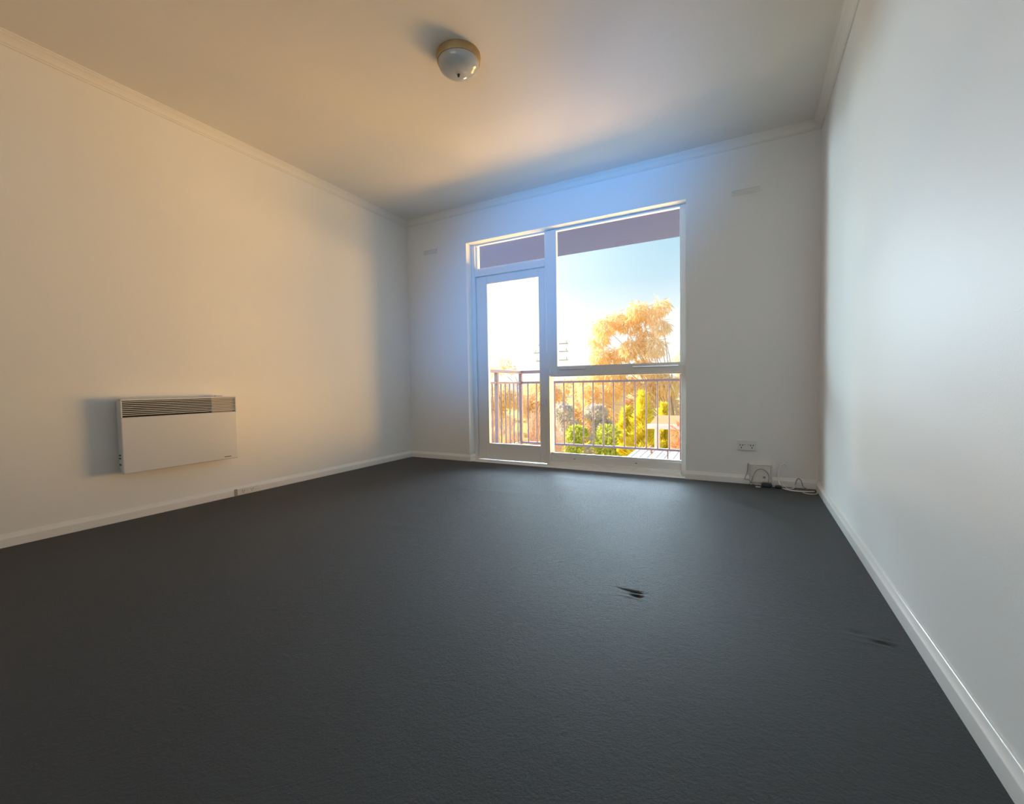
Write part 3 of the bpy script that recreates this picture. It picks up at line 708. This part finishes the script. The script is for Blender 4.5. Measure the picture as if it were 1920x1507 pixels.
for x, tp, lf, lb in ((-27.0, 1.1, 'leaf_brown', 'farthest tan tree low at the left edge of the door pane'), (-22.6, 1.0, 'leaf_gold', 'farthest gold tree low behind the middle of the door pane'), (-18.6, 1.2, 'leaf_amber', 'farthest amber tree low behind the door lock stile'),
                    (-15.0, 1.25, 'leaf_gold', 'farthest gold tree low at the left end of the window, past the power pole'), (-6.4, 1.2, 'leaf_brown', 'farthest tan tree low behind the gum tree')):
    yy = 48 if int(-x) in (22, 15) else 43
    cl = [(x + random.uniform(-1.2, 1.2), yy + random.uniform(-.8, .8), tp - 0.7 - random.uniform(0, 3.0), 1.1, 1.0, 0.9) for k in range(7)] + [(x, yy, tp - .7, .9, .8, .6)]
    tree('garden_tree', x, yy, cl, lb, group='trees beyond the lawn', leaf=lf, n=2200, ln=0.42, wd=0.09, droop=0.5, trunk_r=0.14)
tree('slender_tree', -16.9, 33, [(-18.3, 33, 2.6, .45, .4, .45), (-18.9, 33, 2.0, .5, .4, .4), (-17.8, 33, 2.1, .35, .4, .4), (-19.9, 33, 1.9, .5, .4, .5)],
     'faint pale treetop rising above the handrail in the door pane', leaf='leaf_pale', n=500, ln=0.26, wd=0.06, droop=0.2, trunk_r=0.08)

def conifer(x, y, top, rad, label):
    t_ = empty('conifer', (x, y, GZ), label=label, cat='conifer', group='lime conifers by the shed')
    part(MB().tube([(x, y, GZ), (x, y, top - 0.1)], 0.06, 8, 0.015), 'trunk', M['bark'], t_, smooth=True)
    n = 5000; u = rng.uniform(0, 1, n) ** 0.65; a = rng.uniform(0, 2 * np.pi, n); hgt = top - GZ - 0.4
    r = rad * u * rng.uniform(0.35, 1.0, n) * (0.75 + 0.35 * np.sin(a * 3 + u * 26))
    P = np.stack([x + r * np.cos(a), y + r * np.sin(a), top - u * hgt], 1)
    Dn = np.stack([np.cos(a), np.sin(a), 0.75 + 0 * a], 1) + rng.normal(size=(n, 3)) * 0.2
    leaves_mesh('foliage', P, Dn, 0.27, 0.026, M['leaf_lime'], t_)
conifer(-3.75, 18.2, 0.37, 1.0, 'tallest lime conifer, in the middle behind the railing')
conifer(-4.86, 20.1, -0.36, 0.78, 'shorter lime conifer on the left of the tallest one')
conifer(-3.36, 20.9, -0.24, 0.52, 'lime conifer between the tallest one and the neighbouring house')

def shrub(name, x, y, top, r, leaf, label, n=1800, group=None, ln=0.16, wd=0.05):
    t_ = empty(name, (x, y, GZ), label=label, cat='shrub', group=group)
    cl = [(x + random.uniform(-.5, .5) * r, y + random.uniform(-.4, .4) * r, top - r * .5 - k * (top - GZ) / 5, r * .8, r * .7, r * .6) for k in range(4)]
    mb = MB(); branchy(mb, (x, y, GZ), [c[:3] for c in cl], 0.04); part(mb, 'stems', M['bark'], t_, smooth=True)
    P, d = blob(cl, n); leaves_mesh('foliage', P, d + np.array([0, 0, 0.4]) + rng.normal(size=P.shape) * .5, ln, wd, M[leaf], t_)
shrub('leafy_shrub', -6.15, 16.6, -1.0, 0.55, 'leaf_green', 'green leafy shrub low behind the railing, left one of two', group='green shrubs on the lawn')
shrub('leafy_shrub', -4.75, 16.6, -0.95, 0.55, 'leaf_green', 'green leafy shrub low behind the railing, next to the conifers', group='green shrubs on the lawn')
shrub('grey_shrub', -7.15, 18.5, -0.2, 0.62, 'leaf_grey', 'shaded grey-green shrub standing behind the left green shrub', n=2200, group='shaded shrubs')
shrub('grey_shrub', -5.75, 18.5, -0.25, 0.58, 'leaf_grey', 'shaded grey-green shrub standing behind the green shrub by the conifers', n=2200, group='shaded shrubs')
shrub('red_shrub', -1.66, 13.5, -0.55, 0.24, 'leaf_red', 'red-leaved shrub at the right window edge beside the corrugated roof', n=260, ln=0.24, wd=0.022)
for i, x in enumerate((-15.5, -12.6, -9.8, -7.1, -4.4)):
    shrub('low_shrub', x + 0.2, 22.3, -2.2, 0.8, 'leaf_lime', ['low yellow shrub far left along the lawn edge', 'low yellow shrub second along the lawn edge', 'low yellow shrub third along the lawn edge', 'low yellow shrub fourth along the lawn edge', 'low yellow shrub at the lawn edge behind the conifers'][i], n=1500, group='yellow shrubs along the lawn edge')

def bare(x, y, h, spread, label, nb=46):
    t_ = empty('bare_shrub', (x, y, GZ), label=label, cat='shrub', group='bare twiggy shrubs')
    mb = MB()
    for i in range(nb):
        a = random.uniform(0, 2 * math.pi); s = spread * random.uniform(.2, 1); hh = (h - GZ) * random.uniform(.6, 1)
        p0 = Vector((x + random.uniform(-.12, .12), y + random.uniform(-.12, .12), GZ)); tip = Vector((x + s * math.cos(a), y + s * math.sin(a), GZ + hh))
        md = p0.lerp(tip, .55) + Vector((-.25 * s * math.cos(a), -.25 * s * math.sin(a), .1))
        cv = spline([p0, md, tip], 4); mb.tube(cv, 0.016, 3, 0.005)
        for q in cv[3:-1]:
            for _ in range(2):
                dd = Vector((random.uniform(-.25, .25), random.uniform(-.25, .25), random.uniform(.1, .45))); mb.tube([q, q + dd], 0.007, 3, 0.003)
    part(mb, 'branches', M['twig'], t_)
bare(-5.0, 12.0, -0.1, 0.40, 'bare pinkish twiggy shrub at the left edge of the low window')
bare(-6.5, 13.7, 0.1, 0.50, 'bare twiggy shrub behind the bars at the right of the door pane')
bare(-6.55, 12.1, -0.1, 0.42, 'bare twiggy shrub behind the side railing bars')
bare(-8.3, 13.7, 0.0, 0.50, 'bare twiggy shrub at the left edge of the door pane')
